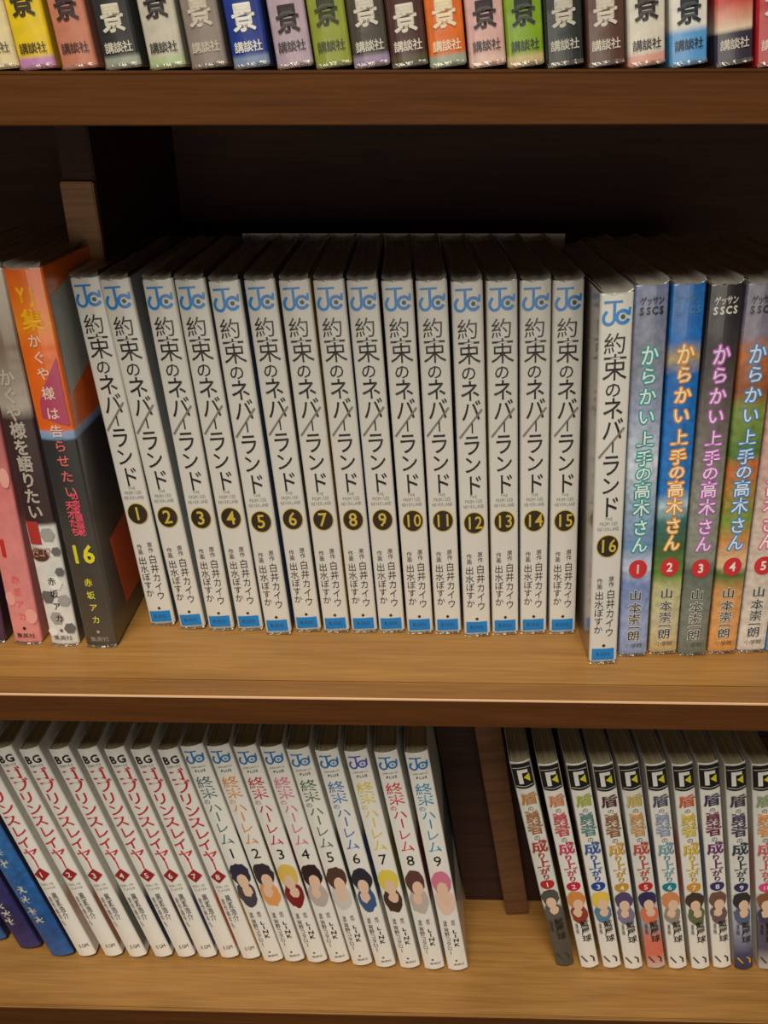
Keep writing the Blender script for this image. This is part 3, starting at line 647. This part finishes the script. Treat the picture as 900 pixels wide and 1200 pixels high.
for b in sh:
    n = b['n']; c = SC[n-1]
    cm = print_mat('crest_cover', FOOTC[n], 176, .05, 50, .4, .02) if n in FOOTC else white
    r = book(b, H2, (10.8, 167, 112, 1.0), [cm, white, sidem([(206,200,190),(230,150,90),(210,206,200),(120,112,110),(70,66,120),(200,80,60),(50,80,140),(190,180,170),(190,80,60),(60,50,60)][n-1])])
    I = lambda key, fn, lift=.14: ink(key, fn, 10.8, 1.0, lift, VS[10.8])
    em = link('crest_emblem', I('s_emb', s_emb), [BLACK], r); link('crest_letter', I('s_f', s_f, .24), [OFFW, YEL], em)
    ts = link('title_shadow', I('s_shadow', s_shadow), [flat('title_outline_print', (108, 100, 92))], r)
    link('title_lettering', I('s_title', s_title, .24), [flat('title_a', c[0]), flat('title_b', c[1]), flat('title_c', c[2]), GREY], ts)
    bd = link('number_badge', I('s_badge', lambda k: k.disc(0, 77.2, 4, 3.9)), [flat('badge_print', c[3])], r)
    link('numeral', numeral(str(n), 77.2, 5 if n < 10 else 4.2, 10.8, 1.0, .012, vs=VS[10.8]), [OFFW], bd)
    A, B_ = art(20 + n, 1.0, 10.8, 44, 73, 5)
    pa = link('printed_picture', A, [flat('picture_dark', c[4]), art_skin, flat('picture_low', c[5])], r); link('picture_patch', B_, [art_skin, art_skin], pa)
    link('author_lettering', I('s_auth', s_auth, .3), [BLACK], r)
    link('publisher_lettering', I('s_foot', s_foot), [flat('foot_print', (60,52,44) if n != 9 else (214,170,50))], r)

# ================================================================== TOP ROW (only the feet are in view)
U = [(-20,22,-42,2,'cream',(214,196,150),None,(90,80,60),0),(24,63,4,46,'yellow',(222,190,30),(190,130,180),(60,50,30),17),(70,115,52,96,'salmon',(190,120,96),None,(60,40,40),22),
 (123,166,100,143,'black',(44,44,46),(150,156,140),(206,200,180),36),(175,217,160,205,'greyish white',(190,184,168),(170,186,140),(40,36,36),20),(225,266,210,255,'warm grey',(136,124,116),None,(196,186,168),30),
 (273,318,256,300,'royal blue',(28,52,136),(120,140,170),(226,224,216),36),(325,367,308,351,'pale lavender',(176,156,170),None,(50,36,40),38),(372,413,357,401,'olive green',(140,150,50),None,(50,56,30),30),
 (416,457,405,446,'charcoal with lilac foot',(70,62,52),(150,130,160),(206,200,186),31),(460,501,450,492,'dark maroon',(72,38,34),(80,70,40),(214,206,190),38),(505,547,498,536,'orange',(214,104,30),(150,160,140),(230,214,180),33),
 (552,593,545,587,'pinkish lilac',(206,164,158),(214,180,170),(50,36,40),34),(597,638,592,633,'lime green',(122,156,24),(190,170,120),(30,40,24),31),(642,684,639,680,'dark bottle green',(38,42,42),None,(190,184,170),33),
 (690,732,686,728,'chestnut brown',(88,56,46),None,(206,196,180),32),(738,780,735,778,'off-white with pink foot',(206,200,186),(206,150,136),(46,38,36),26),(784,833,782,830,'sky blue',(84,150,206),None,(26,36,50),30),
 (838,884,837,882,'navy with coral band',(50,44,60),None,(200,190,180),None),(887,930,886,930,'bright red',(170,20,30),None,(220,190,180),20)]
up = []
for (x0, x1, t0, t1, nm, base, foot, ink_c, ky) in U:
    up.append(dict(px=(x0, x1, 80, t0, t1, 0), w=11.6, D=D0 + .0008, label=f'{nm} comic, only its foot visible, on the top shelf', group='differently coloured comics on the top shelf', base=base, foot=foot, ink=ink_c, ky=ky, nm=nm))
for b in up:
    P0 = on_plane((b['px'][0] + b['px'][1]) / 2, 80, D0); P1 = on_plane((b['px'][3] + b['px'][4]) / 2, 0, D0)
    b['xs'] = math.atan2(P0.x - P1.x, P1.z - P0.z) * .9
settle(up, HU, .3)
for j, b in enumerate(up):
    b['D_'] = D0 + .0012 + random.uniform(0, .0012)
    st = [(0, b['foot'] or b['base']), (3.2, b['foot'] or b['base']), (3.6, b['base']), (60, b['base']), (176, tuple(min(255, x + 20) for x in b['base']))]
    if b['nm'] == 'sky blue': st = [(0, b['base']), (9, b['base']), (11, (214, 210, 200)), (176, (214, 210, 200))]
    if 'coral' in b['nm']: st = [(0, b['base']), (9.4, b['base']), (9.8, (214, 196, 170)), (13, (206, 150, 130)), (18, (190, 60, 50)), (176, (190, 60, 50))]
    cm = print_mat('wrapped_cover', st, 176, .12, 60, .6, .003)
    r = book(b, HU, (11.6, 176, 112, .6), [cm, cm, flat('cover_side', tuple(int(x * .75 + 30) for x in b['base']))], film=True)
    I = lambda key, fn, lift=.14: ink(key, fn, 11.6, .6, lift)
    ic = flat('spine_print', b['ink'])
    link('publisher_lettering', I('u_pub', lambda k: k.row('講談社', -4.4, 4.4, 5.9, 3.2, .012)), [ic], r)
    if b['ky'] is not None:
        v = (80 - b['ky']) / 4.3 + 3.6
        link('title_lettering', ink(f'u_t{b["ky"]}', lambda k: k.ch('景', 0, v, 7.6, 8.2, .03), 11.6, .6), [ic], r)
